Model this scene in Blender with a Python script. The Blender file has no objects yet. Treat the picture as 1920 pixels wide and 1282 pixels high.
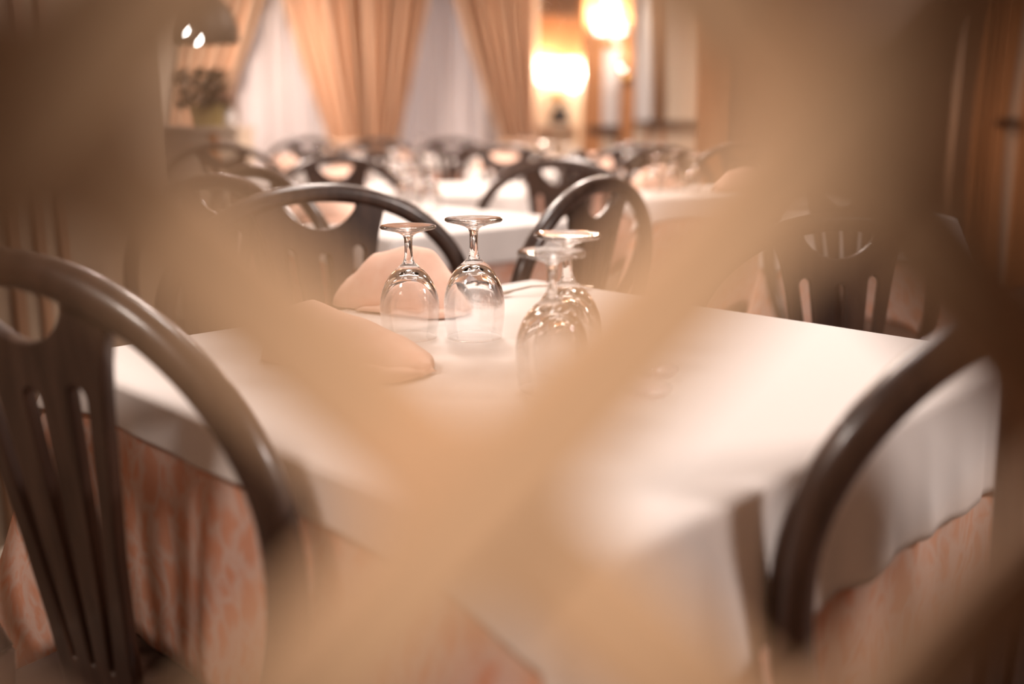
import bpy, bmesh, math, random
from mathutils import Vector, Matrix
random.seed(7)
PI = math.pi
sc = bpy.context.scene
C = sc.collection

# ------------------------------------------------------------------ camera
FPX, HOR, EYE = 1867.0, 224.0, 1.014
PITCH = math.atan((641 - HOR) / FPX)
cam_d = bpy.data.cameras.new('camera')
cam_d.sensor_width = 36.0
cam_d.lens = FPX / 1920 * 36.0
cam_d.clip_start = 0.02
cam_d.dof.use_dof = True
cam_d.dof.focus_distance = 1.235
cam_d.dof.aperture_fstop = (cam_d.lens / 1000) / 0.0225
cam = bpy.data.objects.new('camera', cam_d)
cam.location = (0, 0, EYE)
cam.rotation_euler = (PI / 2 - PITCH, 0, 0)
C.objects.link(cam)
sc.camera = cam

# ------------------------------------------------------------------ view
vs = sc.view_settings
vs.view_transform = 'Standard'
vs.look = 'None'
vs.gamma = 1.0
vs.use_curve_mapping = False
vs.exposure = 0.0

# ------------------------------------------------------------------ world (cool evening sky outside the windows)
w = bpy.data.worlds.new('evening_sky')
sc.world = w
w.use_nodes = True
bg = w.node_tree.nodes['Background']
bg.inputs[0].default_value = (0.84, 0.72, 0.68, 1)
bg.inputs[1].default_value = 3.0


# ------------------------------------------------------------------ lights out of view: room lighting and added helpers
def area(name, loc, size, power, col, aim=None, spread=None):
    d = bpy.data.lights.new(name, 'AREA')
    d.shape = 'DISK'
    d.size = size
    d.energy = power
    d.color = col
    if spread: d.spread = spread
    o = bpy.data.objects.new(name, d)
    o.location = loc
    if aim is not None:
        o.rotation_euler = (Vector(aim) - Vector(loc)).to_track_quat('-Z', 'Y').to_euler()
    C.objects.link(o)
    return o


WARM = (1.0, 0.83, 0.73)
area('unseen_ceiling_light', (-0.05, 1.95, 2.62), 0.50, 20, (1.0, 0.90, 0.85))  # unseen, added to brighten the nearest table and the second table's front
area('added_drape_fill', (2.40, 0.75, 1.95), 0.40, 35, (1.0, 0.86, 0.79), (0.40, 0.90, 0.70))  # added fill without a fitting, brightens the near right white drape
area('added_drape_fill', (-0.98, 0.26, 1.95), 0.30, 11, (1.0, 0.86, 0.77), (-0.20, 0.85, 0.65))  # added fill without a fitting, lifts the cloths hanging at the left
area('unseen_ceiling_light', (-0.35, 3.3, 2.62), 0.5, 52, WARM)
area('unseen_ceiling_light', (0.3, 5.0, 2.62), 0.5, 80, WARM)
area('unseen_ceiling_light', (-2.3, 7.9, 2.62), 0.5, 128, WARM)
area('unseen_ceiling_light', (1.3, 7.6, 2.62), 0.5, 40, WARM)
sd = bpy.data.lights.new('added_lattice_spot', 'SPOT')  # added unseen spot; its small pool imitates lens vignetting on the slats
sd.energy = 230
sd.color = (1.0, 0.84, 0.68)
sd.spot_size = math.radians(4.7)
sd.spot_blend = 1.0
sd.shadow_soft_size = 0.015
so = bpy.data.objects.new('added_lattice_spot', sd)
so.location = (0.10, -1.15, 2.45)
so.rotation_euler = (Vector((0.003, 0.166, 0.959)) - Vector(so.location)).to_track_quat('-Z', 'Y').to_euler()
C.objects.link(so)


# ------------------------------------------------------------------ materials
def lin(r, g, b):
    f = lambda c: ((c / 255 + 0.055) / 1.055) ** 2.4 if c / 255 > 0.04045 else c / 255 / 12.92
    return (f(r), f(g), f(b), 1)


def mat(name, col, rough=0.5, spec=0.5, coat=0.0, sheen=0.0, metal=0.0, var=None, scale=(8, 8, 8), detail=4, bump=0.0, bscale=300):
    m = bpy.data.materials.new(name)
    m.use_nodes = True
    nt = m.node_tree
    b = nt.nodes['Principled BSDF']
    b.inputs['Base Color'].default_value = col
    b.inputs['Roughness'].default_value = rough
    b.inputs['Specular IOR Level'].default_value = spec
    b.inputs['Coat Weight'].default_value = coat
    b.inputs['Coat Roughness'].default_value = 0.12
    b.inputs['Sheen Weight'].default_value = sheen
    b.inputs['Metallic'].default_value = metal
    tc = nt.nodes.new('ShaderNodeTexCoord')
    if var is not None:
        mp = nt.nodes.new('ShaderNodeMapping')
        mp.inputs['Scale'].default_value = scale
        nz = nt.nodes.new('ShaderNodeTexNoise')
        nz.inputs['Scale'].default_value = 1.0
        nz.inputs['Detail'].default_value = detail
        rp = nt.nodes.new('ShaderNodeValToRGB')
        rp.color_ramp.elements[0].position = 0.36
        rp.color_ramp.elements[0].color = col
        rp.color_ramp.elements[1].position = 0.64
        rp.color_ramp.elements[1].color = var
        L = nt.links.new
        L(tc.outputs['Object'], mp.inputs[0]); L(mp.outputs[0], nz.inputs[0])
        L(nz.outputs[0], rp.inputs[0]); L(rp.outputs[0], b.inputs['Base Color'])
    if bump:
        n2 = nt.nodes.new('ShaderNodeTexNoise')
        n2.inputs['Scale'].default_value = bscale
        bp = nt.nodes.new('ShaderNodeBump')
        bp.inputs['Strength'].default_value = bump
        bp.inputs['Distance'].default_value = 0.002
        nt.links.new(tc.outputs['Object'], n2.inputs[0])
        nt.links.new(n2.outputs[0], bp.inputs['Height'])
        nt.links.new(bp.outputs[0], b.inputs['Normal'])
    return m


M = {}
M['dark_wood'] = mat('dark_lacquered_wood', (0.038, 0.020, 0.014, 1), 0.34, 0.5, 0.35, var=(0.075, 0.042, 0.030, 1), scale=(60, 60, 5), detail=6)
M['white_cloth'] = mat('white_table_linen', (0.86, 0.81, 0.78, 1), 0.85, 0.2, sheen=0.1, bump=0.05, bscale=900)
M['napkin'] = mat('peach_damask', (0.90, 0.58, 0.45, 1), 0.8, 0.2, sheen=0.15, var=(0.93, 0.64, 0.51, 1), scale=(60, 60, 60))
M['lattice'] = mat('natural_lattice_wood', (0.60, 0.385, 0.25, 1), 0.6, 0.3, var=(0.65, 0.43, 0.285, 1), scale=(8, 8, 40))
M['wood_wall'] = mat('orange_brown_wood', (0.42, 0.185, 0.075, 1), 0.4, 0.4, var=(0.52, 0.24, 0.105, 1), scale=(9, 9, 1.2))
M['dark_panel'] = mat('brown_wall_panelling', (0.20, 0.105, 0.055, 1), 0.5, 0.4, var=(0.25, 0.135, 0.075, 1), scale=(12, 12, 1.2))
M['left_wall'] = mat('warm_brown_plaster', (0.26, 0.185, 0.125, 1), 0.8, 0.2, var=(0.29, 0.21, 0.145, 1), scale=(3, 3, 3))
M['cream'] = mat('cream_plaster', (0.78, 0.66, 0.52, 1), 0.7, 0.3, var=(0.82, 0.70, 0.56, 1), scale=(2, 2, 2))
M['gloss_white'] = mat('glossy_white_panel', (0.72, 0.69, 0.68, 1), 0.28, 0.5)
M['off_white'] = mat('off_white_paint', (0.66, 0.54, 0.43, 1), 0.6, 0.3)
M['ceiling'] = mat('ceiling_paint', (0.55, 0.45, 0.36, 1), 0.9, 0.1)
M['rail'] = mat('dark_rail_wood', (0.07, 0.035, 0.022, 1), 0.4, 0.4)
M['skirting'] = mat('grey_skirting', (0.42, 0.36, 0.30, 1), 0.5, 0.3)
M['steel'] = mat('polished_steel', (0.55, 0.45, 0.36, 1), 0.22, 0.5, metal=1.0)
M['iron'] = mat('dark_iron', (0.035, 0.022, 0.016, 1), 0.5, 0.4)
M['brass'] = mat('aged_brass', (0.55, 0.33, 0.13, 1), 0.3, 0.5, metal=1.0)
M['pot'] = mat('olive_ceramic', (0.40, 0.31, 0.13, 1), 0.5, 0.4)
M['leaf'] = mat('dark_leaf', (0.035, 0.04, 0.02, 1), 0.5, 0.4, var=(0.08, 0.06, 0.03, 1), scale=(20, 20, 20))
M['red_leaf'] = mat('red_leaf', (0.40, 0.07, 0.03, 1), 0.5, 0.4)
M['black_glaze'] = mat('black_glaze', (0.012, 0.010, 0.010, 1), 0.3, 0.5)
M['curtain'] = mat('tan_curtain_fabric', (0.70, 0.46, 0.31, 1), 0.8, 0.2, sheen=0.1, var=(0.74, 0.50, 0.34, 1), scale=(30, 30, 2))
M['table_wood'] = mat('table_wood', (0.20, 0.11, 0.06, 1), 0.5, 0.4)


def damask():
    m = bpy.data.materials.new('pink_damask')
    m.use_nodes = True
    nt = m.node_tree; b = nt.nodes['Principled BSDF']; L = nt.links.new
    b.inputs['Roughness'].default_value = 0.7
    b.inputs['Specular IOR Level'].default_value = 0.25
    tc = nt.nodes.new('ShaderNodeTexCoord')
    mp = nt.nodes.new('ShaderNodeMapping'); mp.inputs['Scale'].default_value = (26, 26, 17)
    n1 = nt.nodes.new('ShaderNodeTexNoise'); n1.inputs['Scale'].default_value = 1; n1.inputs['Detail'].default_value = 3; n1.inputs['Distortion'].default_value = 0.8
    mx = nt.nodes.new('ShaderNodeVectorMath'); mx.operation = 'MULTIPLY_ADD'
    mx.inputs[1].default_value = (1.6, 1.6, 1.6)
    v = nt.nodes.new('ShaderNodeTexVoronoi'); v.inputs['Scale'].default_value = 1.2; v.feature = 'DISTANCE_TO_EDGE'
    rp = nt.nodes.new('ShaderNodeValToRGB')
    rp.color_ramp.elements[0].position = 0.03; rp.color_ramp.elements[0].color = (0.80, 0.56, 0.47, 1)
    rp.color_ramp.elements[1].position = 0.26; rp.color_ramp.elements[1].color = (0.78, 0.39, 0.26, 1)
    L(tc.outputs['Object'], mp.inputs[0]); L(mp.outputs[0], n1.inputs[0])
    L(n1.outputs['Color'], mx.inputs[0]); L(mp.outputs[0], mx.inputs[2])
    L(mx.outputs[0], v.inputs['Vector']); L(v.outputs['Distance'], rp.inputs[0]); L(rp.outputs[0], b.inputs['Base Color'])
    return m


M['pink'] = damask()


def tiles():
    m = bpy.data.materials.new('dark_brown_tiles')
    m.use_nodes = True
    nt = m.node_tree; b = nt.nodes['Principled BSDF']; L = nt.links.new
    tc = nt.nodes.new('ShaderNodeTexCoord')
    mp = nt.nodes.new('ShaderNodeMapping'); mp.inputs['Rotation'].default_value = (0, 0, math.radians(38))
    br = nt.nodes.new('ShaderNodeTexBrick')
    br.offset = 0.0
    br.inputs['Scale'].default_value = 1
    br.inputs['Color1'].default_value = (0.060, 0.032, 0.024, 1)
    br.inputs['Color2'].default_value = (0.085, 0.045, 0.032, 1)
    br.inputs['Mortar'].default_value = (0.22, 0.16, 0.13, 1)
    br.inputs['Mortar Size'].default_value = 0.004
    br.inputs['Brick Width'].default_value = 0.33
    br.inputs['Row Height'].default_value = 0.33
    L(tc.outputs['Object'], mp.inputs[0]); L(mp.outputs[0], br.inputs[0]); L(br.outputs[0], b.inputs['Base Color'])
    b.inputs['Roughness'].default_value = 0.45
    return m


M['tiles'] = tiles()


def glass(name):
    m = bpy.data.materials.new(name)
    m.use_nodes = True
    nt = m.node_tree
    b = nt.nodes['Principled BSDF']
    b.inputs['Base Color'].default_value = (1, 1, 1, 1)
    b.inputs['Roughness'].default_value = 0.0
    b.inputs['IOR'].default_value = 1.5
    b.inputs['Transmission Weight'].default_value = 1.0
    return m


M['glass'] = glass('clear_glass')


def bowl_glass():
    m = glass('thin_bowl_glass')
    nt = m.node_tree
    b = nt.nodes['Principled BSDF']
    t = nt.nodes.new('ShaderNodeBsdfTransparent'); t.inputs[0].default_value = (.985, .985, .985, 1)
    x = nt.nodes.new('ShaderNodeMixShader')
    tc = nt.nodes.new('ShaderNodeTexCoord'); sp = nt.nodes.new('ShaderNodeSeparateXYZ'); mr = nt.nodes.new('ShaderNodeMapRange')
    for k, v in (('From Min', .022), ('From Max', .062), ('To Min', .16), ('To Max', 1.0)): mr.inputs[k].default_value = v
    nt.links.new(tc.outputs['Object'], sp.inputs[0]); nt.links.new(sp.outputs['Z'], mr.inputs['Value']); nt.links.new(mr.outputs[0], x.inputs[0])
    nt.links.new(t.outputs[0], x.inputs[1]); nt.links.new(b.outputs[0], x.inputs[2])
    nt.links.new(x.outputs[0], nt.nodes['Material Output'].inputs[0])
    return m


M['bowl_glass'] = bowl_glass()
M['window_glass'] = bpy.data.materials.new('window_pane_glass')
M['window_glass'].use_nodes = True
_n = M['window_glass'].node_tree
_n.nodes.remove(_n.nodes['Principled BSDF'])
_t = _n.nodes.new('ShaderNodeBsdfTransparent'); _g = _n.nodes.new('ShaderNodeBsdfGlossy'); _x = _n.nodes.new('ShaderNodeMixShader')
_g.inputs['Roughness'].default_value = 0.02
_x.inputs[0].default_value = 0.06
_n.links.new(_t.outputs[0], _x.inputs[1]); _n.links.new(_g.outputs[0], _x.inputs[2])
_n.links.new(_x.outputs[0], _n.nodes['Material Output'].inputs[0])


def sheer_mat():
    m = bpy.data.materials.new('sheer_voile')
    m.use_nodes = True
    nt = m.node_tree
    nt.nodes.remove(nt.nodes['Principled BSDF'])
    d = nt.nodes.new('ShaderNodeBsdfDiffuse'); d.inputs[0].default_value = (0.84, 0.75, 0.71, 1)
    t = nt.nodes.new('ShaderNodeBsdfTranslucent'); t.inputs[0].default_value = (0.80, 0.80, 0.82, 1)
    x = nt.nodes.new('ShaderNodeMixShader'); x.inputs[0].default_value = 0.42
    nt.links.new(d.outputs[0], x.inputs[1]); nt.links.new(t.outputs[0], x.inputs[2])
    nt.links.new(x.outputs[0], nt.nodes['Material Output'].inputs[0])
    return m


M['sheer'] = sheer_mat()


def emit(name, col, s):
    m = bpy.data.materials.new(name)
    m.use_nodes = True
    b = m.node_tree.nodes['Principled BSDF']
    b.inputs['Emission Color'].default_value = (*col, 1)
    b.inputs['Emission Strength'].default_value = s
    return m


M['bulb'] = emit('lit_bulb', (1.0, 0.94, 0.88), 30)
M['shade_lit'] = emit('lit_glass_shade', (1.0, 0.94, 0.88), 4.5)


# ------------------------------------------------------------------ mesh helpers
def obj(name, bm, m, parent=None, smooth=False, loc=None):
    me = bpy.data.meshes.new(name)
    bm.normal_update()
    bm.to_mesh(me)
    bm.free()
    if smooth:
        for p in me.polygons: p.use_smooth = True
    if m: me.materials.append(m)
    o = bpy.data.objects.new(name, me)
    C.objects.link(o)
    if loc is not None: o.location = loc
    if parent is not None: o.parent = parent
    return o


def box(bm, x0, x1, y0, y1, z0, z1, mtx=None):
    co = [(x0, y0, z0), (x1, y0, z0), (x1, y1, z0), (x0, y1, z0), (x0, y0, z1), (x1, y0, z1), (x1, y1, z1), (x0, y1, z1)]
    v = [bm.verts.new(mtx @ Vector(c) if mtx else c) for c in co]
    for f in ((0, 3, 2, 1), (4, 5, 6, 7), (0, 1, 5, 4), (1, 2, 6, 5), (2, 3, 7, 6), (3, 0, 4, 7)):
        bm.faces.new([v[i] for i in f])


def boxm(*a, mtx=None):
    bm = bmesh.new(); box(bm, *a, mtx=mtx); return bm


def tube(bm, pts, radii, n=12, caps=True):
    pts = [Vector(p) for p in pts]
    if not hasattr(radii, '__len__'): radii = [radii] * len(pts)
    rings = []
    t0 = (pts[1] - pts[0]).normalized()
    up = Vector((0, 0, 1)) if abs(t0.z) < 0.9 else Vector((0, 1, 0))
    nrm = (up - t0 * up.dot(t0)).normalized()
    for i, p in enumerate(pts):
        t = (pts[min(i + 1, len(pts) - 1)] - pts[max(i - 1, 0)]).normalized()
        nrm = (nrm - t * nrm.dot(t)).normalized()
        b = t.cross(nrm)
        rings.append([bm.verts.new(p + (nrm * math.cos(2 * PI * k / n) + b * math.sin(2 * PI * k / n)) * radii[i]) for k in range(n)])
    for a, b in zip(rings, rings[1:]):
        for k in range(n):
            bm.faces.new((a[k], a[(k + 1) % n], b[(k + 1) % n], b[k]))
    if caps:
        bm.faces.new(rings[0][::-1]); bm.faces.new(rings[-1])


def lathe(bm, prof, n=48, cx=0, cy=0, flip=False):
    rings = []
    for r, z in prof:
        if r < 1e-6: rings.append([bm.verts.new((cx, cy, z))])
        else: rings.append([bm.verts.new((cx + r * math.cos(2 * PI * k / n), cy + r * math.sin(2 * PI * k / n), z)) for k in range(n)])
    for a, b in zip(rings, rings[1:]):
        for k in range(n):
            j = (k + 1) % n
            if len(a) == 1 and len(b) == 1: continue
            if len(a) == 1: f = (a[0], b[j], b[k])
            elif len(b) == 1: f = (a[k], a[j], b[0])
            else: f = (a[k], a[j], b[j], b[k])
            bm.faces.new(f[::-1] if flip else f)


def grid(bm, P, closed_u=False):
    V = [[bm.verts.new(p) for p in row] for row in P]
    for a, b in zip(V, V[1:]):
        n = len(a)
        for k in range(n if closed_u else n - 1):
            bm.faces.new((a[k], a[(k + 1) % n], b[(k + 1) % n], b[k]))
    return V


def solidify(o, t, off=-1):
    md = o.modifiers.new('thickness', 'SOLIDIFY'); md.thickness = t; md.offset = off
    return o


def tag(o, label, cat, group=None, kind=None):
    o['label'] = label; o['category'] = cat
    if group: o['group'] = group
    if kind: o['kind'] = kind
    return o


def thing(name, label, cat, loc=(0, 0, 0), rz=0.0, group=None):
    o = bpy.data.objects.new(name, None)
    o.empty_display_size = 0.05
    C.objects.link(o)
    o.location = loc; o.rotation_euler = (0, 0, rz)
    return tag(o, label, cat, group)


def struct(name, bm, m, smooth=False):
    o = obj(name, bm, m, smooth=smooth); o['kind'] = 'structure'
    return o


def dup(root, loc, rz, label, group=None, scale=None):
    r = root.copy(); C.objects.link(r)
    r.location = loc; r.rotation_euler = (0, 0, rz)
    if scale: r.scale = scale
    r['label'] = label
    if group: r['group'] = group
    elif 'group' in r: del r['group']
    for ch in list(root.children):
        c = ch.copy(); C.objects.link(c); c.parent = r
        for g in ch.children:
            d = g.copy(); C.objects.link(d); d.parent = c
    return r


# ------------------------------------------------------------------ room shell
LX, RX, BY, FY, H = -1.13, 4.2, 9.5, -2.2, 2.7
LXF = -4.2                                     # left wall of the wider, rear part of the room
struct('floor', boxm(LXF - .1, RX + .1, FY - .1, BY + .1, -0.05, 0.0), M['tiles'])
struct('ceiling', boxm(LXF - .1, RX + .1, FY - .1, BY + .1, H, H + .05), M['ceiling'])
struct('wall_front', boxm(LXF - .1, RX + .1, FY - .1, FY, 0, H), M['left_wall'])
struct('wall_right', boxm(RX, RX + .1, FY, BY, 0, H), M['dark_panel'])
struct('wall_left_rear', boxm(LXF - .1, LXF, FY, BY, 0, H), M['left_wall'])
# near left wall: dark panelled block that ends in a corner
bm = bmesh.new()
box(bm, LX - .25, LX, FY, 3.27, 0, H)
struct('wall_left', bm, M['left_wall'])
bm = bmesh.new()
for k in range(4):
    box(bm, LX, LX + .012, 2.08 + k * .13, 2.08 + k * .13 + .045, 0.1, H)
struct('trim_1', bm, M['dark_panel'])
struct('baseboard_left', boxm(LX, LX + .015, FY, 3.27, 0, 0.085), M['skirting'])
# back wall with two windows
W1, W2 = (-2.62, -1.72), (-1.12, -0.22)


def back_wall():
    bm = bmesh.new()
    z0, z1 = 0.25, 2.25
    xs = [LXF, W1[0], W1[1], W2[0], W2[1], 0.66]
    for i in range(5):
        if i in (1, 3):
            box(bm, xs[i], xs[i + 1], BY, BY + .1, 0, z0); box(bm, xs[i], xs[i + 1], BY, BY + .1, z1, H)
        else:
            box(bm, xs[i], xs[i + 1], BY, BY + .1, 0, H)
    return bm


struct('wall_back', back_wall(), M['cream'])
for i, (a, b) in enumerate((W1, W2)):
    bm = bmesh.new()
    for x0, x1, z0, z1 in ((a, a + .06, .25, 2.25), (b - .06, b, .25, 2.25), (a + .06, b - .06, .25, .31), (a + .06, b - .06, 2.19, 2.25), ((a + b) / 2 - .03, (a + b) / 2 + .03, .31, 2.19)):
        box(bm, x0, x1, BY + .02, BY + .07, z0, z1)
    wo = struct('window_%d' % (i + 1), bm, M['off_white'])
    obj('pane', boxm(a + .06, b - .06, BY + .043, BY + .049, .31, 2.19), M['window_glass'], wo)

PX = 1 / FPX


def bx(px, d): return (px - 960) * PX * d      # x of a column of the picture at axis depth d


def bz(py, d): return EYE + (HOR - py) * PX * d


# right-hand rear wall, a little nearer than the window wall: pilasters, panels and a rail
YB = 9.0
struct('wall_back_right', boxm(0.66, RX, YB + .1, YB + .2, 0, H), M['cream'])
D9 = YB * .976
n = [1]


def trim(m, x0, x1, y0, y1, z0, z1):
    n[0] += 1
    return struct('trim_%d' % n[0], boxm(x0, x1, y0, y1, z0, z1), M[m])


trim('wood_wall', bx(1092, D9), bx(1127, D9), YB - .08, YB + .1, 0, H)
trim('gloss_white', bx(1127, D9), bx(1162, D9), YB + .02, YB + .1, .95, H)
trim('wood_wall', bx(1162, D9), bx(1187, D9), YB - .08, YB + .1, 0, H)
trim('gloss_white', bx(1187, D9), bx(1222, D9), YB + .02, YB + .1, 1.0, H)
trim('dark_panel', bx(1222, D9), bx(1250, D9), YB - .0, YB + .1, 1.0, H)
trim('wood_wall', bx(1313, D9), bx(1372, D9), YB - .08, YB + .1, 0, H)
trim('rail', bx(1101, D9), bx(1160, D9), YB - .10, YB - .081, .90, .96)
trim('rail', bx(1215, D9), bx(1312, D9), YB + .0, YB + .1, .965, 1.005)
trim('wood_wall', bx(1213, D9), bx(1222, D9), YB + .04, YB + .1, 0, .96)
trim('wood_wall', bx(1240, D9), bx(1250, D9), YB + .04, YB + .1, 0, .96)
trim('dark_panel', bx(1372, D9), RX, YB + .03, YB + .1, 0, H)
# upper wood panel between curtain and pilaster
trim('wood_wall', 0.20, 0.655, BY - .03, BY, 1.56, H)
trim('wood_wall', 0.66, bx(1092, D9), YB + .04, YB + .1, 1.58, H)
# far right: fluted wood and a cream strip with the rail
YR = 6.0
DR = YR * .976
struct('wall_right_return', boxm(bx(1790, DR), RX, YR, YR + .12, 0, H), M['dark_panel'])
for k in range(3):
    trim('wood_wall', bx(1822 + 12 * k, DR), bx(1829 + 12 * k, DR), YR - .03, YR, 0, H)
trim('wood_wall', bx(1858, DR), bx(1884, DR), YR - .04, YR, 0, H)
trim('cream', bx(1885, DR), bx(1904, DR), YR - .02, YR, 0, H)
trim('wood_wall', bx(1905, DR), bx(1950, DR), YR - .05, YR, 0, H)
trim('rail', bx(1858, DR), bx(1901, DR), YR - .075, YR - .05, .985, 1.02)

# ------------------------------------------------------------------ lattice screen in front of the camera
YAW = 0.182
LD = 0.16
K = LD / 0.27
A1, A2, SP, OP, OQ = 0.8093, 0.7918, 0.1522 * K, 0.1021 * K, -0.0528 * K + .0017
BW, BT = 0.0255, 0.007
hdir = Vector((math.cos(YAW), math.sin(YAW), 0)); ndir = Vector((-math.sin(YAW), math.cos(YAW), 0))
org = ndir * LD
lat = thing('lattice_screen', 'pale wooden lattice screen of crossing diagonal slats close to the viewer', 'screen', (org.x, org.y, 0), YAW)
H0, H1, Z0, Z1 = -0.62, 0.62, 0.12, 1.86      # inside of the frame, local x and z


def slat(nx, nz, off, side):
    # line nx*h + nz*z' = off with z' = z - EYE; clip to the frame
    d = Vector((-nz, nx)); p0 = Vector((nx * off, nz * off))
    lo, hi = -9, 9
    for c, dd, a, b in ((p0.x, d.x, H0, H1), (p0.y, d.y, Z0 - EYE, Z1 - EYE)):
        t0, t1 = (a - c) / dd, (b - c) / dd
        lo, hi = max(lo, min(t0, t1)), min(hi, max(t0, t1))
    if hi - lo < 0.03: return
    a, b = p0 + d * lo, p0 + d * hi
    mid = (a + b) / 2; L = (b - a).length
    ang = math.atan2(b.y - a.y, b.x - a.x)
    bm = boxm(-L / 2, L / 2, -BT / 2, BT / 2, -BW / 2, BW / 2)
    bmesh.ops.bevel(bm, geom=bm.edges[:], offset=0.0015, segments=2, affect='EDGES')
    o = obj('slat', bm, M['lattice'], lat)
    o.location = (mid.x, side * (BT / 2 + .0002), mid.y + EYE)
    o.rotation_euler = (0, -ang, 0)


for i in range(-14, 15):
    slat(math.sin(A1), -math.cos(A1), OP + i * SP, -1)
    slat(math.sin(A2), math.cos(A2), OQ + i * SP, 1)
for x0, x1, z0, z1, nm in ((H0 - .06, H0, 0.0, Z1 + .06, 'stile'), (H1, H1 + .06, 0.0, Z1 + .06, 'stile'), (H0, H1, Z0 - .06, Z0, 'rail'), (H0, H1, Z1, Z1 + .06, 'rail')):
    obj(nm, boxm(x0, x1, -.018, .018, z0, z1), M['lattice'], lat)

# ------------------------------------------------------------------ chairs
CW, CB, CH, CT, CVC, CVS0, CUS, CVS1, CW0 = 0.277, 0.197, 0.443, 0.118, 0.377, 0.339, 0.067, 0.350, 0.182
TR = 0.0168


def hoop_uv(t):
    a = max(-PI / 2, min(PI / 2, t * PI / 2 / 0.6))
    u = CW * math.sin(a); v = CH - CB + CB * math.cos(a)
    k = max(0, min(1.0, (abs(t) - .6) / .4))
    v -= k * (CH - CB); u -= math.copysign(k * k * (CW - CW0), t)
    return u, v


def back(u, v, off=0.0):
    return Vector((u, -v * math.sin(CT) + off * math.cos(CT), .45 + v * math.cos(CT) + off * math.sin(CT)))


def panel_mesh():
    cu = bpy.data.curves.new('tmp', 'CURVE'); cu.dimensions = '2D'; cu.fill_mode = 'BOTH'
    cu.extrude = 0.0045; cu.bevel_depth = 0.002; cu.bevel_resolution = 1

    def spline(pts):
        s = cu.splines.new('POLY'); s.points.add(len(pts) - 1)
        for q, p in zip(s.points, pts): q.co = (p[0], p[1], 0, 1)
        s.use_cyclic_u = True
    hv = lambda u: CH - CB + CB * math.sqrt(max(0, 1 - (u / CW) ** 2)) - 0.004   # hoop centre line minus a little: the panel is let into it
    # bowl-shaped cut under the hoop
    bw = 0.074
    out = []
    right = [(0.052, -.01), (0.058, .08), (0.070, .18), (0.086, .27), (0.097, .33), (0.106, .37), (0.122, hv(.122))]
    out += right
    for k in range(5): u = .122 - (.122 - bw) * (k + 1) / 5; out.append((u, hv(u)))
    R = (bw ** 2 + .045 ** 2) / (2 * .045); vc = CVC + R
    a0 = math.asin(bw / R)
    for k in range(1, 16):
        a = a0 - 2 * a0 * k / 16; out.append((R * math.sin(a), vc - R * math.cos(a)))
    for k in range(5): u = -bw - (.122 - bw) * k / 5; out.append((u, hv(u)))
    out += [(-u, v) for u, v in right[::-1]]
    spline(out)
    for s in (-1, 0, 1):
        ub, ut, vt = s * .028, s * CUS, (CVS0 if s == 0 else CVS1)
        wt, wb, vb = .0135, .0055, .045
        d = Vector((ut - ub, vt - vb)).normalized(); nn = Vector((d.y, -d.x))
        pts = []
        T = Vector((ut, vt)) - d * wt; B = Vector((ub, vb)) + d * wb
        for k in range(9):
            a = PI * k / 8; pts.append(T + nn * wt * math.cos(a) + d * wt * math.sin(a))
        for k in range(7):
            a = PI * k / 6; pts.append(B - nn * wb * math.cos(a) - d * wb * math.sin(a))
        spline([(p.x, p.y) for p in pts])
    o = bpy.data.objects.new('tmp', cu); C.objects.link(o)
    bpy.context.view_layer.update()
    me = bpy.data.meshes.new_from_object(o.evaluated_get(bpy.context.evaluated_depsgraph_get()))
    bpy.data.objects.remove(o); bpy.data.curves.remove(cu)
    for v in me.vertices: v.co = back(v.co.x, v.co.y, v.co.z)
    return me


def make_chair(label):
    t = thing('dining_chair', label, 'chair')
    bm = bmesh.new()
    pts = [back(*hoop_uv(-1 + 2 * k / 64)) for k in range(65)]
    tube(bm, pts, TR, 14)
    obj('back_hoop', bm, M['dark_wood'], t, True)
    me = panel_mesh(); me.name = 'back_panel'; me.materials.clear(); me.materials.append(M['dark_wood'])
    p = bpy.data.objects.new('back_panel', me); C.objects.link(p); p.parent = t
    bm = bmesh.new()
    P = []
    for rr, z in ((0, .455), (.6, .455), (.88, .460), (.97, .457), (1.0, .446), (1.0, .425), (.97, .417), (0, .417)):
        row = []
        for k in range(40):
            a = 2 * PI * k / 40; c, s = math.cos(a), math.sin(a)
            sx = math.copysign(abs(c) ** .75, c); sy = math.copysign(abs(s) ** .75, s)
            row.append(Vector((sx * .174 * rr * (1 + .06 * sy), .180 + sy * .162 * rr, z)))
        P.append(row)
    grid(bm, P[::-1], True)
    bmesh.ops.remove_doubles(bm, verts=bm.verts[:], dist=1e-5)
    obj('seat', bm, M['dark_wood'], t, True)
    for sx in (-1, 1):
        bm = bmesh.new()
        tube(bm, [(sx * CW0, 0, .452), (sx * (CW0 + .004), -.012, .30), (sx * (CW0 + .012), -.035, .14), (sx * (CW0 + .02), -.07, 0)], [TR, .0165, .015, .013], 12)
        obj('leg', bm, M['dark_wood'], t, True)
        bm = bmesh.new()
        tube(bm, [(sx * .125, .29, .43), (sx * .133, .30, .25), (sx * .145, .32, 0)], [.0175, .016, .012], 12)
        obj('leg', bm, M['dark_wood'], t, True)
    return t


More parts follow.
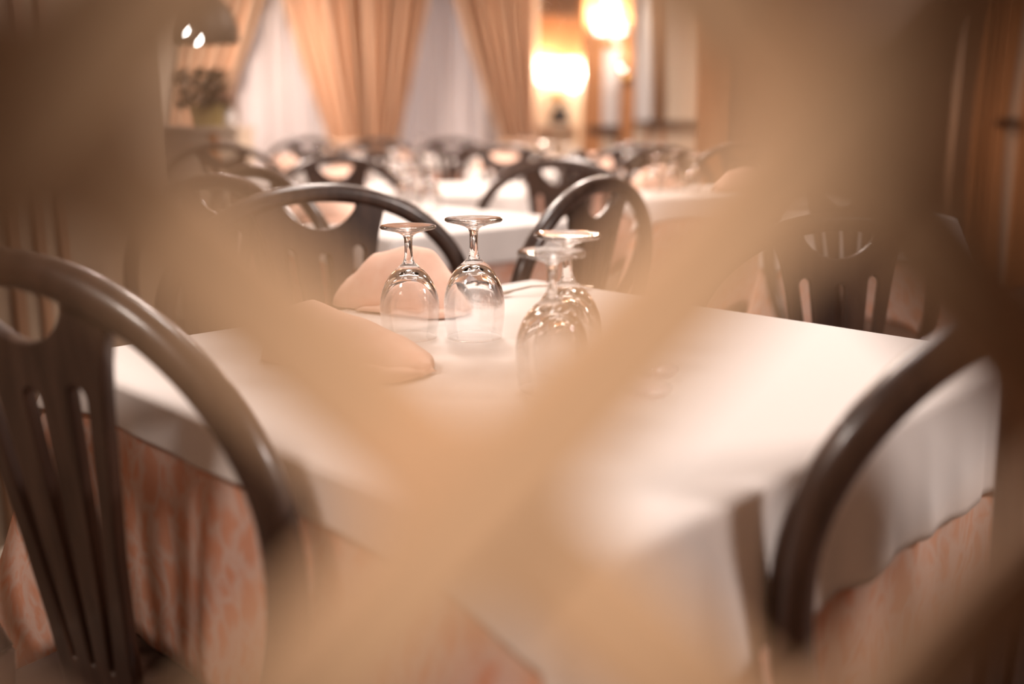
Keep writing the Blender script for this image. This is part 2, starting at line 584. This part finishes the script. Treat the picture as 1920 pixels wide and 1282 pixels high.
R = math.radians
chair_spots = [
    (-.400, .884, -31.1, 'dark bentwood chair nearest at the left, its slotted back leaning over the pink cloth', None),
    (.456, .807, 21.3, 'dark bentwood chair, nearest at the right, its hoop curving before the white cloth', None),
    (-.309, 1.700, 211.9, 'dark bentwood chair behind the peach napkin and wine glasses, crescent cut in its back', None),
    (.540, 1.565, 193, 'dark slotted-back chair behind the right-hand far edge of the nearest white table', None),
    (.130, 2.000, 58, 'dark hoop-back chair turned sideways just behind the right-hand pair of wine glasses', None),
    (-.62, 1.98, 145, 'dark hoop-back chair with a faint glint, left behind the chair with the peach crescent', None),
    (-.585, 2.475, -45, 'dark chair drawn up to the left near side of the second white table', None),
    (-.54, 3.25, 222, 'dark chair with thin looking hoop across the second table, above its peach napkin', None),
    (-1.32, 4.62, 8, 'leftmost dark hoop-back chair, in front of the planter counter', None),
    (-1.28, 6.30, 176, 'dark chair beyond the rear left table, its top above peach napkins before the sheer curtain', None),
    (.195, 3.74, 72, 'dark chair turned sideways at the right end of the third white table', None),
    (.12, 2.93, 150, 'dark chair with broad brown back directly behind the far corner of the second white table', None),
    (-.36, 6.15, 0, 'dark chair in front of the pink draped table under the right sheer curtain', None),
    (-.03, 4.58, 0, 'dark chair top below the right-hand tan curtain, at the glass-laden table', None),
    (.56, 4.58, 0, 'dark chair below the orange pilaster, peach napkin showing beside it', None),
    (.66, 4.28, 205, 'dark chair with clear slots behind the white table at the right, left one of two', None),
    (1.12, 4.75, 190, 'dark chair behind the white table at the right, right one of two', None),
    (.80, 2.33, -65, 'dark slatted chair glimpsed through the crescent of the chair at the right', None),
    (-.80, 6.05, 8, 'dark chair top below the middle of the gathered tan curtains', None),
]
first = None
for x, y, a, lab, g in chair_spots:
    if first is None:
        first = make_chair(lab); first.location = (x, y, 0); first.rotation_euler = (0, 0, R(a))
    else:
        dup(first, (x, y, 0), R(a), lab, g, (.962, .962, .962) if a == 193 else None)


# ------------------------------------------------------------------ tables and cloths
def cloth(a, b, z, drop, over, corner_drop, corner_flare, flare, fold, seed, under=None, ovf=0.0, nside=90):
    """Draped rectangular cloth. drop/fold: per side (-y, +x, +y, -x). Returns bmesh and the outward-offset function."""
    rnd = random.Random(seed)
    r = .014
    smp = []      # (edge point, outward normal, side value index weights, corner distance, diagonal)
    corners = [(1, -1), (1, 1), (-1, 1), (-1, -1)]
    sides = [((-a, -b), (a, -b), (0, -1)), ((a, -b), (a, b), (1, 0)), ((a, b), (-a, b), (0, 1)), ((-a, b), (-a, -b), (-1, 0))]
    per = 0
    for i, (p, q, nn) in enumerate(sides):
        p = Vector(p); q = Vector(q); nn = Vector(nn); L = (q - p).length; d = (q - p) / L
        for k in range(nside):
            f = k / (nside - 1); f = f + .06 * math.sin(2 * PI * f) * -1
            s = r + (L - 2 * r) * f
            cd = min(s, L - s); cc = i if s > L / 2 else (i - 1) % 4
            smp.append((p + d * s, nn, i, i, 0.0, cd, Vector(corners[cc]).normalized(), per + s))
        cen = q - d * r - nn * r
        n2 = Vector(sides[(i + 1) % 4][2])
        for k in range(1, 10):
            th = PI / 2 * k / 10
            nv = nn * math.cos(th) + n2 * math.sin(th)
            smp.append((cen + nv * r, nv, i, (i + 1) % 4, k / 10, 0.0, Vector(corners[i]).normalized(), per + L))
        per += L
    ph = [[rnd.uniform(0, 6.28) for _ in range(3)] for _ in range(1)][0]
    fr = [rnd.randint(17, 21), rnd.randint(27, 33), rnd.randint(43, 51)]

    def wave(s):
        x = 2 * PI * s / per
        v = .5 * math.sin(fr[0] * x + ph[0]) + .33 * math.sin(fr[1] * x + ph[1]) + .17 * math.sin(fr[2] * x + ph[2])
        return max(0.0, v + .35) / 1.35

    def cb(cd): return math.exp(-(cd / .075) ** 2)

    def outw(j, dz):
        pt, nv, i, i2, f, cd, dg, s = smp[j]
        fo = fold[i] * (1 - f) + fold[i2] * f
        fl = flare[i] * (1 - f) + flare[i2] * f
        c = cb(cd)
        base = under(j, dz) if under else Vector((0, 0))
        o = over if dz > .004 else over * dz / .004
        dirv = (nv * (1 - c) + dg * c).normalized()
        return base + nv * o + dirv * (corner_flare * c * dz) + nv * (fl * dz + fo * wave(s) * min(1, dz / .12) * (1 - .6 * c))
    bm = bmesh.new()
    rows = []
    for s in (.0, .25, .5, .75, .93):
        rows.append([Vector((p[0].x * s, p[0].y * s, z + .0012 * math.sin(p[7] * 9 + s * 7) * s * (1 - s) * 3)) for p in smp])
    rows.append([Vector((p[0].x - p[1].x * .006, p[0].y - p[1].y * .006, z)) for p in smp])
    rows.append([Vector((p[0].x - p[1].x * .002, p[0].y - p[1].y * .002, z - .0012)) for p in smp])
    T = 14
    for k in range(T + 1):
        row = []
        for j, (pt, nv, i, i2, f, cd, dg, s) in enumerate(smp):
            dr = (drop[i] * (1 - f) + drop[i2] * f)
            cs = [drop[i], drop[i2]] if f else [drop[i]]
            dr = dr * (1 + corner_drop * cb(cd)) + .0012 * math.sin(s * 14 + seed)
            dz = .004 + (dr - .004) * (k / T)
            o = outw(j, dz)
            row.append(Vector((pt.x + o.x, pt.y + o.y, z - dz)))
        rows.append(row)
    grid(bm, rows, True)
    bmesh.ops.remove_doubles(bm, verts=bm.verts[:], dist=1e-6)
    bmesh.ops.reverse_faces(bm, faces=bm.faces[:])
    return bm, outw


def make_table(x, y, rz, a, b, lab_t, lab_w, lab_p, odrop, pdrop=(.272,) * 4, seed=1, near=False, pflare=(.03,) * 4, ofold=None):
    t = thing('dining_table', lab_t, 'table', (x, y, 0), rz)
    obj('tabletop', boxm(-a + .008, a - .008, -b + .008, b - .008, .718, .7432), M['table_wood'], t)
    bm = bmesh.new()
    for s in ((-a + .05, a - .05, -b + .05, -b + .07), (-a + .05, a - .05, b - .07, b - .05), (-a + .05, -a + .07, -b + .07, b - .07), (a - .07, a - .05, -b + .07, b - .07)):
        box(bm, *s, .66, .718)
    obj('apron', bm, M['table_wood'], t)
    bm = bmesh.new(); lathe(bm, [(.0, .03), (.05, .03), (.04, .06), (.035, .30), (.04, .62), (.06, .66), (.0, .66)], 20)
    obj('pedestal', bm, M['table_wood'], t, True)
    bm = bmesh.new(); lathe(bm, [(.0, 0), (.15, 0), (.15, .012), (.13, .022), (.05, .03), (.0, .03)], 32)
    obj('base', bm, M['iron'], t, True)
    ns = 110 if near else 36
    pf = (.006,) * 4 if near else (.006,) * 4
    bm, ow = cloth(a, b, .7468, pdrop, .004, .46, .36, pflare, pf, seed, nside=ns)
    o = obj('pink_tablecloth', bm, M['pink'], None, True, (x, y, 0)); o.rotation_euler = (0, 0, rz)
    solidify(o, .0012); tag(o, lab_p, 'tablecloth')
    bm, _ = cloth(a, b, .7495, odrop, .0045, .30, .05, (.012,) * 4, ofold or (.008,) * 4, seed + 5, under=ow, nside=ns)
    o = obj('white_tablecloth', bm, M['white_cloth'], None, True, (x, y, 0)); o.rotation_euler = (0, 0, rz)
    solidify(o, .0012); tag(o, lab_w, 'tablecloth')


TZ = .7508
# nearest table, turned 45 degrees. local sides: -y faces lower right, +x upper right, +y upper left, -x lower left
make_table(.035, 1.115, R(45), .395, .395,
           'square dining table nearest the viewer, hidden under white and pink cloths',
           'white overlay cloth on the nearest table, brightly lit and hanging in soft folds',
           'pink damask undercloth hanging below the white overlay of the nearest table',
           (.128, .09, .07, .045), (.280, .275, .275, .276), 3, True, (.012, .02, .02, .008), (.014, .006, .006, .003))
make_table(-.305, 2.765, R(45), .31, .36,
           'dining table behind the peach-crescent chair, second from the viewer',
           'white cloth on the second table, seen between the two front wine glasses and the hoop',
           'pink cloth under the white one on the second table, showing behind the glasses',
           (.09, .09, .09, .09), seed=11)
make_table(-.36, 4.0, 0, .40, .34,
           'dining table third in line, in front of the sheer curtain',
           'white cloth on the third table, its front hanging straight behind the second table',
           'pink undercloth of the third table below the right sheer curtain',
           (.10, .09, .09, .09), seed=21)
make_table(.86, 3.70, 0, .40, .30,
           'dining table at the right behind the sideways chair, partly veiled by a slat',
           'white cloth on the right-hand table in front of two slotted chairs',
           'pink cloth hanging from the right-hand table behind the tan slat',
           (.07, .09, .09, .09), seed=31)
make_table(-.30, 7.05, 0, .62, .40,
           'long dining table farthest back below the right sheer curtain',
           'white cloth on the farthest table just under the sheer curtain',
           'salmon pink cloth front of the farthest table behind a dark chair',
           (.07, .09, .09, .09), (.50,) * 4, seed=41)
make_table(.95, 2.92, 0, .24, .22,
           'dining table glimpsed through the crescent of the chair at the right',
           'white cloth seen through the crescent cut of the chair at the right',
           'pink cloth seen through the slots of the chair at the right',
           (.10, .09, .09, .09), seed=51)
make_table(-.98, 5.46, 0, .38, .36,
           'dining table at the rear left below the left tan curtain',
           'white cloth of the rear left table carrying peach napkins',
           'pink cloth of the rear left table behind two dark chairs',
           (.09, .09, .09, .09), seed=61)
make_table(.30, 5.42, 0, .52, .38,
           'dining table at the rear below the wall lamps',
           'white cloth of the rear table crowded with glasses below the wall lamps',
           'pink cloth of the rear table below the wall lamps',
           (.09, .09, .09, .09), seed=71)


# ------------------------------------------------------------------ glasses
def make_glass(label):
    t = thing('wine_glass', label, 'glass')
    outer = [(.0332, .0), (.0338, .004), (.0349, .012), (.0360, .022), (.0366, .032), (.0364, .042), (.0352, .051), (.0328, .060), (.0290, .069), (.0240, .077), (.0180, .0835), (.0120, .0885), (.0080, .092)]
    inner = [(.0001, .0815), (.006, .081), (.0130, .0785), (.0195, .0735), (.0250, .067), (.0298, .058), (.0328, .049), (.0346, .040), (.0350, .032), (.0345, .022), (.0334, .012), (.0323, .004), (.0319, .0006)]
    bm = bmesh.new()
    lathe(bm, inner + [(.0325, .0)] + outer, 64)
    bw = obj('bowl', bm, M['bowl_glass'], t, True)
    bm = bmesh.new()
    lathe(bm, [(.0080, .092), (.0062, .096), (.0052, .101), (.0048, .108), (.0048, .116), (.0052, .122), (.0066, .1262)], 8)
    obj('stem', bm, M['glass'], t, True)
    bm = bmesh.new()
    lathe(bm, [(.0066, .1262), (.011, .1288), (.018, .1311), (.026, .1328), (.0325, .1342), (.0342, .1358), (.0338, .1378), (.0325, .1384), (.026, .1376), (.012, .1372), (.0001, .1372)], 64)
    obj('foot', bm, M['glass'], t, True)
    # weld the look of the eight sided stem into round ends
    return t


g0 = make_glass('upside-down wine glass in front of the peach napkin, left of the front pair')
g0.location = (-.126, 1.207, TZ)
TALL = (1.03, 1.03, 1.065)
dup(g0, (-.0465, 1.207, TZ), .2, 'taller upside-down glass, right of the front pair, hoop of a chair behind it', scale=TALL)
dup(g0, (.039, .968, TZ), .5, 'upside-down glass partly veiled by the tan slat, lower one of the blurred pair')
dup(g0, (.058, 1.040, TZ), .9, 'taller upside-down glass of the blurred pair, its foot higher and farther right', scale=TALL)


def glasses(spots, lab, grp):
    for i, (x, y, tall) in enumerate(spots):
        dup(g0, (x, y, TZ), i * .7, lab, grp, TALL if tall else None)


glasses([(-.31, 2.98, 1), (-.24, 2.93, 0)], 'upside-down wine glass on the second table behind the chair hoop', 'glasses on the second table')
glasses([(-.47, 3.98, 1), (-.44, 3.84, 0), (-.60, 4.05, 1), (-.40, 4.14, 0)], 'upside-down wine glass on the third table, a blurred sparkle', 'glasses on the third table')
glasses([(.20, 5.30, 1), (.28, 5.22, 0), (.16, 5.18, 1), (.60, 5.25, 1), (.68, 5.18, 0)], 'upside-down wine glass on the rear table below the wall lamps', 'glasses on the rear table')
glasses([(.52, 3.66, 0), (.60, 3.74, 1), (.66, 3.62, 0), (.94, 3.70, 1)], 'upside-down wine glass on the right-hand table by the two slotted chairs', 'glasses on the right-hand table')
glasses([(-.98, 5.28, 1), (-.90, 5.22, 0)], 'upside-down wine glass on the rear left table', 'glasses on the rear left table')
glasses([(-.62, 6.92, 1), (.06, 6.95, 0), (.14, 6.90, 1)], 'upside-down wine glass on the farthest table', 'glasses on the farthest table')


# small glass dishes right of the veiled pair
def dish(x, y, lab, s=1.0):
    bm = bmesh.new()
    lathe(bm, [(.0001, .0), (.015, .0), (.019, .001), (.0235, .005), (.026, .009), (.0255, .0098), (.0245, .0092), (.0215, .0062), (.0165, .0032), (.0001, .003)], 40)
    o = obj('glass_dish', bm, M['bowl_glass'], None, True, (x, y, TZ))
    return tag(o, lab, 'dish')


dish(.150, 1.010, 'small clear glass dish on the white cloth, farther one of two beside the slat')
dish(.132, .935, 'small clear glass dish on the white cloth, nearer one of two beside the slat')


# ------------------------------------------------------------------ napkins
def napkin_mesh(L, hs, depth, layers=True):
    """Napkin folded to a soft standing fan: arch sections along local x, front towards -y."""
    bm = bmesh.new()
    NT, NS = 40, 22

    def hprof(t):
        for (t0, h0), (t1, h1) in zip(hs, hs[1:]):
            if t <= t1:
                f = (t - t0) / (t1 - t0); f = f * f * (3 - 2 * f) * .5 + f * .5
                return h0 + (h1 - h0) * f
        return hs[-1][1]
    P = []
    for i in range(NT + 1):
        t = i / NT; h = hprof(t)
        e = min(1.0, math.sqrt(max(0, 1 - abs(2 * t - 1) ** 6)) + .12)
        row = []
        for j in range(NS + 1):
            s = j / NS; a = PI * s
            yy = -math.cos(a)
            lean = .55 * (h / .085)
            y = depth * e * (yy * .5 * (1 - .25 * math.sin(a)) + lean * .35 * math.sin(a))
            z = h * (math.sin(a) ** .62 if 0 < s < 1 else 0)
            z *= 1 + .02 * math.sin(9 * t + 3 * s)
            row.append(Vector((L * (t - .5) + .004 * math.sin(5 * s + 6 * t), y, z)))
        P.append(row)
    grid(bm, P)
    if layers:   # folded hem layers along the front foot
        for q, (ta, tb, off, hh) in enumerate(((.38, .98, .006, .013), (.30, .86, .012, .007), (.80, 1.02, .016, .010))):
            Q = []
            for i in range(17):
                t = ta + (tb - ta) * i / 16
                e = min(1.0, math.sqrt(max(0, 1 - abs(2 * min(t, 1) - 1) ** 6)) + .12)
                f0 = -depth * .5 * e
                up = hh * math.sin(PI * min(1, max(0, i / 16))) ** .5 + .0015
                Q.append([Vector((L * (t - .5), f0 + .014, .0005)), Vector((L * (t - .5), f0 + .010, up)), Vector((L * (t - .5), f0 - off * .6, up * .85)), Vector((L * (t - .5), f0 - off, up * .4)), Vector((L * (t - .5), f0 - off * .8, .0005))])
            grid(bm, Q)
    bmesh.ops.recalc_face_normals(bm, faces=bm.faces[:])
    return bm


def napkin(x, y, rz, lab, grp=None, L=.215, hs=None, depth=.085, layers=True):
    hs = hs or [(0, .022), (.10, .040), (.28, .074), (.52, .086), (.66, .082), (.82, .050), (.95, .022), (1, .012)]
    o = obj('folded_napkin', napkin_mesh(L, hs, depth, layers), M['napkin'], None, True, (x, y, TZ + .0012))
    o.rotation_euler = (0, 0, rz)
    solidify(o, .0014, 0)
    return tag(o, lab, 'napkin', grp)


n1 = napkin(-.158, 1.402, math.atan2(-.10, .20), 'peach folded napkin standing behind the front pair of wine glasses')
n2 = napkin(-.182, 1.072, math.atan2(-.085, .17), 'peach folded napkin at the left front of the nearest table, half veiled by a slat', L=.21,
            hs=[(0, .03), (.12, .056), (.25, .064), (.5, .050), (.75, .034), (.93, .018), (1, .010)])


def nap(x, y, rz, lab, grp=None):
    r = n1.copy(); C.objects.link(r)
    r.location = (x, y, TZ + .0012); r.rotation_euler = (0, 0, rz); r['label'] = lab
    if grp: r['group'] = grp


nap(-.49, 2.60, -.2, 'peach napkin on the second table, framed by the crescent of the chair back')
nap(-.66, 3.80, .2, 'peach napkin on the third table, left end')
for x, y, r in ((-1.18, 5.25, .3), (-.86, 5.34, -.3)):
    nap(x, y, r, 'peach napkin on the rear left table under the left curtain', 'napkins on the rear left table')
for x, y, r in ((-.10, 5.34, .2), (-.01, 5.14, -.2), (.42, 5.36, -.3), (.46, 5.11, .1)):
    nap(x, y, r, 'peach napkin on the rear table below the wall lamps', 'napkins on the rear table')
for x, y, r in ((.56, 3.86, .4), (.84, 3.60, .1)):
    nap(x, y, r, 'peach napkin on the right-hand table by the slotted chairs', 'napkins on the right-hand table')
for x, y, r in ((-.75, 7.0, .2), (-.05, 7.1, -.2)):
    nap(x, y, r, 'peach napkin on the farthest table under the sheer curtain', 'napkins on the farthest table')


# ------------------------------------------------------------------ cutlery
def fork():
    bm = bmesh.new()
    # handle and neck: flat bar along x, rising and dipping like a real fork
    prof = [(-.105, .0025, .008), (-.09, .0045, .0085), (-.05, .008, .006), (0, .010, .0035), (.030, .006, .0032), (.045, .003, .009), (.058, .0025, .0118)]
    P = []
    for x, z, wd in prof:
        P.append([Vector((x, -wd, z)), Vector((x, wd, z)), Vector((x, wd * .9, z + .0016)), Vector((x, -wd * .9, z + .0016))])
    V = grid(bm, P, True)
    bm.faces.new(V[0][::-1]); bm.faces.new(V[-1])
    for k in range(4):
        y = -.0096 + k * .0064
        tube(bm, [(.055, y, .0034), (.075, y, .0032), (.090, y, .006), (.100, y, .010)], [.0016, .0014, .0012, .0007], 6)
    bmesh.ops.recalc_face_normals(bm, faces=bm.faces[:])
    o = obj('fork', bm, M['steel'], None, False, (.03, 1.515, TZ + .0015))
    o.rotation_euler = (0, 0, R(205))
    return tag(o, 'steel fork on the far corner of the nearest table, between the glass pairs', 'fork')


fork()

# ------------------------------------------------------------------ curtains
DC = 9.3 * .976


def curtain_panel(name, top, tie, foot, ztop, ztie, y, folds, amp, m, lab, cat, seed, grp=None, curve=1.0):
    """top/tie/foot: (x0, x1) spans; the fabric gathers at the tie height."""
    rnd = random.Random(seed)
    NU, NV = folds * 10, 36
    ph = rnd.uniform(0, 6)
    P = []
    for j in range(NV + 1):
        v = j / NV
        z = ztop + (.02 - ztop) * v
        if z >= ztie:
            f = (ztop - z) / (ztop - ztie); g = f ** curve
            x0 = top[0] + (tie[0] - top[0]) * g; x1 = top[1] + (tie[1] - top[1]) * g
            a = amp * (1 - .45 * f)
        else:
            f = (ztie - z) / ztie; g = f ** .6
            x0 = tie[0] + (foot[0] - tie[0]) * g; x1 = tie[1] + (foot[1] - tie[1]) * g
            a = amp * (.55 + .35 * f)
        row = []
        for i in range(NU + 1):
            u = i / NU
            w_ = math.sin(2 * PI * folds * u + ph + .6 * math.sin(7 * u + seed)) + .35 * math.sin(2 * PI * folds * 1.7 * u + 2 * ph)
            row.append(Vector((x0 + (x1 - x0) * (u + .012 * math.sin(11 * u + ph)), y + a * w_, z)))
        P.append(row)
    bm = bmesh.new(); grid(bm, P)
    o = obj(name, bm, m, None, True)
    solidify(o, .003, 0)
    return tag(o, lab, cat, grp)


cx = lambda px: bx(px, DC)
YC = 9.22
TIE = bz(268, DC)
ZT = 2.32
curtain_panel('curtain', (cx(520), cx(672)), (cx(617), cx(682)), (cx(595), cx(690)), ZT, TIE, YC, 6, .085, M['curtain'], 'tan curtain tied back towards the middle, left half of the central pair', 'curtain', 1, curve=1.15)
curtain_panel('curtain', (cx(679), cx(820)), (cx(691), cx(748)), (cx(693), cx(765)), ZT, TIE, YC, 6, .085, M['curtain'], 'tan curtain tied back towards the middle, right half of the central pair', 'curtain', 2, curve=1.15)
curtain_panel('curtain', (cx(350), cx(515)), (cx(300), cx(400)), (cx(300), cx(410)), ZT, TIE + .05, YC, 6, .085, M['curtain'], 'tan curtain at the far left, swept away from the window', 'curtain', 3, curve=1.3)
curtain_panel('curtain', (cx(838), cx(1008)), (cx(940), cx(1004)), (cx(925), cx(1006)), ZT, TIE, YC, 7, .085, M['curtain'], 'tan curtain right of the windows, beside the wall lamps', 'curtain', 4, curve=1.15)
curtain_panel('sheer_curtain', (cx(440), cx(660)), (cx(440), cx(660)), (cx(440), cx(660)), 2.36, 1.0, YC + .20, 8, .07, M['sheer'], 'white sheer curtain over the left window', 'curtain', 5)
curtain_panel('sheer_curtain', (cx(690), cx(960)), (cx(690), cx(960)), (cx(690), cx(960)), 2.36, 1.0, YC + .20, 9, .07, M['sheer'], 'white sheer curtain over the right window', 'curtain', 6)
for (p0, p1), lab in (((613, 752), 'tan tieback band holding the central curtains together'), ((935, 1008), 'tan tieback band on the curtain beside the wall lamps'), ((295, 405), 'tan tieback band on the far left curtain')):
    bm = bmesh.new()
    a, b = cx(p0), cx(p1)
    pts = [((a + b) / 2 + (b - a) / 2 * math.cos(q * PI / 12), YC + .09 * math.sin(q * PI / 12), TIE - .02) for q in range(24)]
    rows = [[Vector((p[0], p[1], TIE + dz)) for p in pts] for dz in (-.03, .03)]
    grid(bm, rows, True)
    o = solidify(obj('tieback', bm, M['curtain'], None, True), .004)
    tag(o, lab, 'tieback')
bm = boxm(cx(325), cx(1012), YC - .09, YC + .26, 2.30, 2.42)
bmesh.ops.bevel(bm, geom=bm.edges[:], offset=.012, segments=2, affect='EDGES')
tag(obj('curtain_valance', bm, M['curtain']), 'tan valance box running above all the window curtains', 'valance')

# ------------------------------------------------------------------ counter with planter
DK = 5.2 * .976
kx0, kx1 = -2.6, bx(440, DK)
kt = bz(238, DK)
ct = thing('counter', 'off-white half-height counter behind the leftmost chairs', 'counter', ((kx0 + kx1) / 2, 5.38, 0))
hw = (kx1 - kx0) / 2
obj('body', boxm(-hw, hw, -.16, .16, 0, kt - .03), M['off_white'], ct)
obj('top', boxm(-hw - .01, hw + .01, -.18, .18, kt - .03, kt), M['off_white'], ct)
obj('wood_strip', boxm(bx(384, DK) - (kx0 + kx1) / 2, bx(402, DK) - (kx0 + kx1) / 2, -.172, -.16, .62, kt - .035), M['wood_wall'], ct)
pl = thing('potted_plant', 'dark bushy plant in an olive planter on the off-white counter', 'plant', (bx(372, DK), 5.36, kt))
bm = bmesh.new()
P = []
for f, z in ((.80, 0), (.82, .002), (1.0, .115), (.92, .115), (.84, .09)):
    P.append([Vector((sx * .085 * f, sy * .085 * f, z)) for sx, sy in ((-1, -1), (1, -1), (1, 1), (-1, 1))])
V = grid(bm, P, True); bm.faces.new(V[0][::-1]); bm.faces.new(V[-1])
obj('planter', bm, M['pot'], pl)


def leaves(n, m, name, cx_, spread, z0, z1, ln):
    bm = bmesh.new()
    for k in range(n):
        a = random.uniform(0, 2 * PI); r = spread * math.sqrt(random.random()); z = random.uniform(z0, z1)
        c = Vector((cx_ + r * math.cos(a), r * math.sin(a), z))
        d = Vector((math.cos(a), math.sin(a), random.uniform(-.3, .9))).normalized()
        s = d.cross(Vector((0, 0, 1))).normalized(); l = ln * random.uniform(.7, 1.2); wd = l * .3
        u = d.cross(s)
        q = [c, c + d * l * .5 + s * wd - u * .004, c + d * l, c + d * l * .5 - s * wd - u * .004]
        bm.faces.new([bm.verts.new(p) for p in q])
    return solidify(obj(name, bm, m, pl), .001)


leaves(520, M['leaf'], 'foliage', -.035, .125, .09, .29, .058)
leaves(12, M['red_leaf'], 'red_foliage', .085, .02, .10, .20, .05)
bm = bmesh.new()
for k in range(9):
    a = k * 2.4; tube(bm, [(0, 0, .08), (.04 * math.cos(a), .04 * math.sin(a), .15), (.08 * math.cos(a), .08 * math.sin(a), .24)], .003, 5)
obj('stem', bm, M['leaf'], pl)
vz = thing('jar', 'pale jar beside the plant on the off-white counter', 'jar', (bx(412, DK), 5.36, kt))
bm = bmesh.new(); lathe(bm, [(0, 0), (.026, 0), (.03, .01), (.03, .065), (.024, .075)], 20)
obj('body', bm, M['gloss_white'], vz, True)
bm = bmesh.new(); lathe(bm, [(.025, .0752), (.025, .083), (.004, .088), (0, .094)], 20)
obj('lid', bm, M['gloss_white'], vz, True)

# hanging lamp at the upper left: dark metal hood with two bulbs showing under it
DL = 4.6 * .976
lp = thing('pendant_lamp', 'dark hooded pendant lamp with two glowing bulbs above the planter counter', 'lamp', (bx(392, DL), 4.6, bz(82, DL)))
bm = bmesh.new(); lathe(bm, [(.145, .0), (.147, .004), (.142, .07), (.11, .15), (.05, .21), (.02, .23), (.0, .23)], 36)
hd = obj('hood', bm, M['iron'], lp, True); solidify(hd, .003, -1)
bm = bmesh.new(); tube(bm, [(0, 0, .23), (0, 0, H - bz(82, DL))], .004, 6)
obj('cord', bm, M['iron'], lp)
for dx, dz in ((-.042, .035), (.012, -.005)):
    bm = bmesh.new(); lathe(bm, [(0, -.016), (.008, -.013), (.0125, -.004), (.0125, .005), (.007, .016), (.006, .024), (0, .024)], 16)
    b_ = obj('bulb', bm, M['bulb'], lp, True, (dx, -.15, dz))
    bm = bmesh.new(); tube(bm, [(0, 0, .022), (0, .03, .05), (0, .05, .06)], .006, 6)
    obj('socket', bm, M['iron'], b_)


# ------------------------------------------------------------------ wall lamps
def sconce(x, y, z, shades, lab, power, reach=.10):
    t = thing('wall_lamp', lab, 'lamp', (x, y, z))
    bm = bmesh.new(); lathe(bm, [(0, 0), (.05, 0), (.05, .008), (.03, .02), (0, .022)], 24)
    o = obj('back_plate', bm, M['brass'], t, True, (0, 0, 0)); o.rotation_euler = (PI / 2, 0, 0)
    for sx, dz, sh in shades:
        bm = bmesh.new(); tube(bm, [(0, -.02, 0), (sx * .5, -reach * .8, -.05), (sx, -reach, -.02), (sx, -reach, dz)], .006, 8)
        obj('arm', bm, M['brass'], t, True)
        bm = bmesh.new()
        lathe(bm, [(.0, 0), (.03, .002), (.048, .03), (.056, .07), (.052, .10), (.05, .10), (.053, .07), (.044, .032), (.0, .008)], 24)
        s = obj('lamp_shade', bm, M['shade_lit'], t, True, (sx, -reach, dz)); s.scale = (sh, sh, sh)
        bm = bmesh.new(); lathe(bm, [(0, 0), (.012, .008), (.016, .03), (.010, .055), (0, .065)], 12)
        obj('bulb', bm, M['bulb'], s, True, (0, 0, .012))
        d = bpy.data.lights.new('wall_lamp_light', 'POINT'); d.energy = power; d.color = (1.0, 0.82, 0.64); d.shadow_soft_size = .05
        lo = bpy.data.objects.new('wall_lamp_light', d); C.objects.link(lo); lo.parent = t; lo.location = (sx, -reach - .02, dz + .16)
    return t


sconce(bx(1046, DC), BY - .01, bz(178, DC), [(bx(1014, DC) - bx(1046, DC), .10, 1.0), (bx(1076, DC) - bx(1046, DC), .03, 1.1)], 'twin-shade wall lamp glowing white between the right curtain and the orange pilaster', 13)
sconce(bx(1140, D9), YB + .0, bz(86, D9), [(bx(1120, D9) - bx(1140, D9), .06, 1.2), (bx(1154, D9) - bx(1140, D9), .06, 1.3)], 'brightest wall lamp high on the white strip between two orange pilasters', 16, .19)
sconce(bx(1170, D9), YB - .085, bz(150, D9), [(bx(1161, D9) - bx(1170, D9), .06, .42)], 'small wall lamp lower down on the narrow orange pilaster', 3)

# rack of hanging glassware over the first wall lamp
rk = thing('glass_rack', 'brown wooden rack with hanging crystal strands above the twin wall lamp', 'rack', (bx(1050, DC), BY - .05, bz(30, DC)))
obj('board', boxm(-.235, .17, -.06, .015, -.03, .42), M['dark_panel'], rk)
for i, (px_, zt, nb) in enumerate(((1010, -.01, 6), (1018, -.0, 5), (1052, -.05, 6), (1072, -.05, 6))):
    bm = bmesh.new()
    x_ = bx(px_, DC) - bx(1050, DC)
    for k in range(nb):
        zc = zt + .16 - k * .045
        lathe(bm, [(0, zc - .018), (.010, zc - .009), (.014, zc), (.010, zc + .009), (0, zc + .018)], 8, x_, -.085)
    tube(bm, [(x_, -.085, zt + .18), (x_, -.085, zt + .26), (x_, -.06, zt + .27)], .002, 5)
    obj('crystal_strand', bm, M['glass'], rk)

# console with a dark vase below the twin lamp
cs = thing('console_shelf', 'cream shelf on the wall under the twin wall lamp', 'shelf', (bx(1045, DC), BY - .12, 0))
zc = bz(232, DC)
obj('shelf_board', boxm(-.15, .21, -.12, .12, zc - .04, zc), M['cream'], cs)
for s in (-.11, .15):
    obj('bracket', boxm(s - .012, s + .012, -.08, .12, zc - .13, zc - .04), M['wood_wall'], cs)
va = thing('vase', 'small black tapering vase on the cream shelf under the twin lamp', 'vase', (bx(1050, DC), BY - .12, zc))
va.scale = (1.35, 1.35, 1.2)
bm = bmesh.new(); lathe(bm, [(0, 0), (.06, 0), (.068, .012), (.07, .05), (.05, .10), (.022, .13), (.018, .15), (.024, .162), (.018, .16), (.0, .12)], 28)
obj('body', bm, M['black_glaze'], va, True)
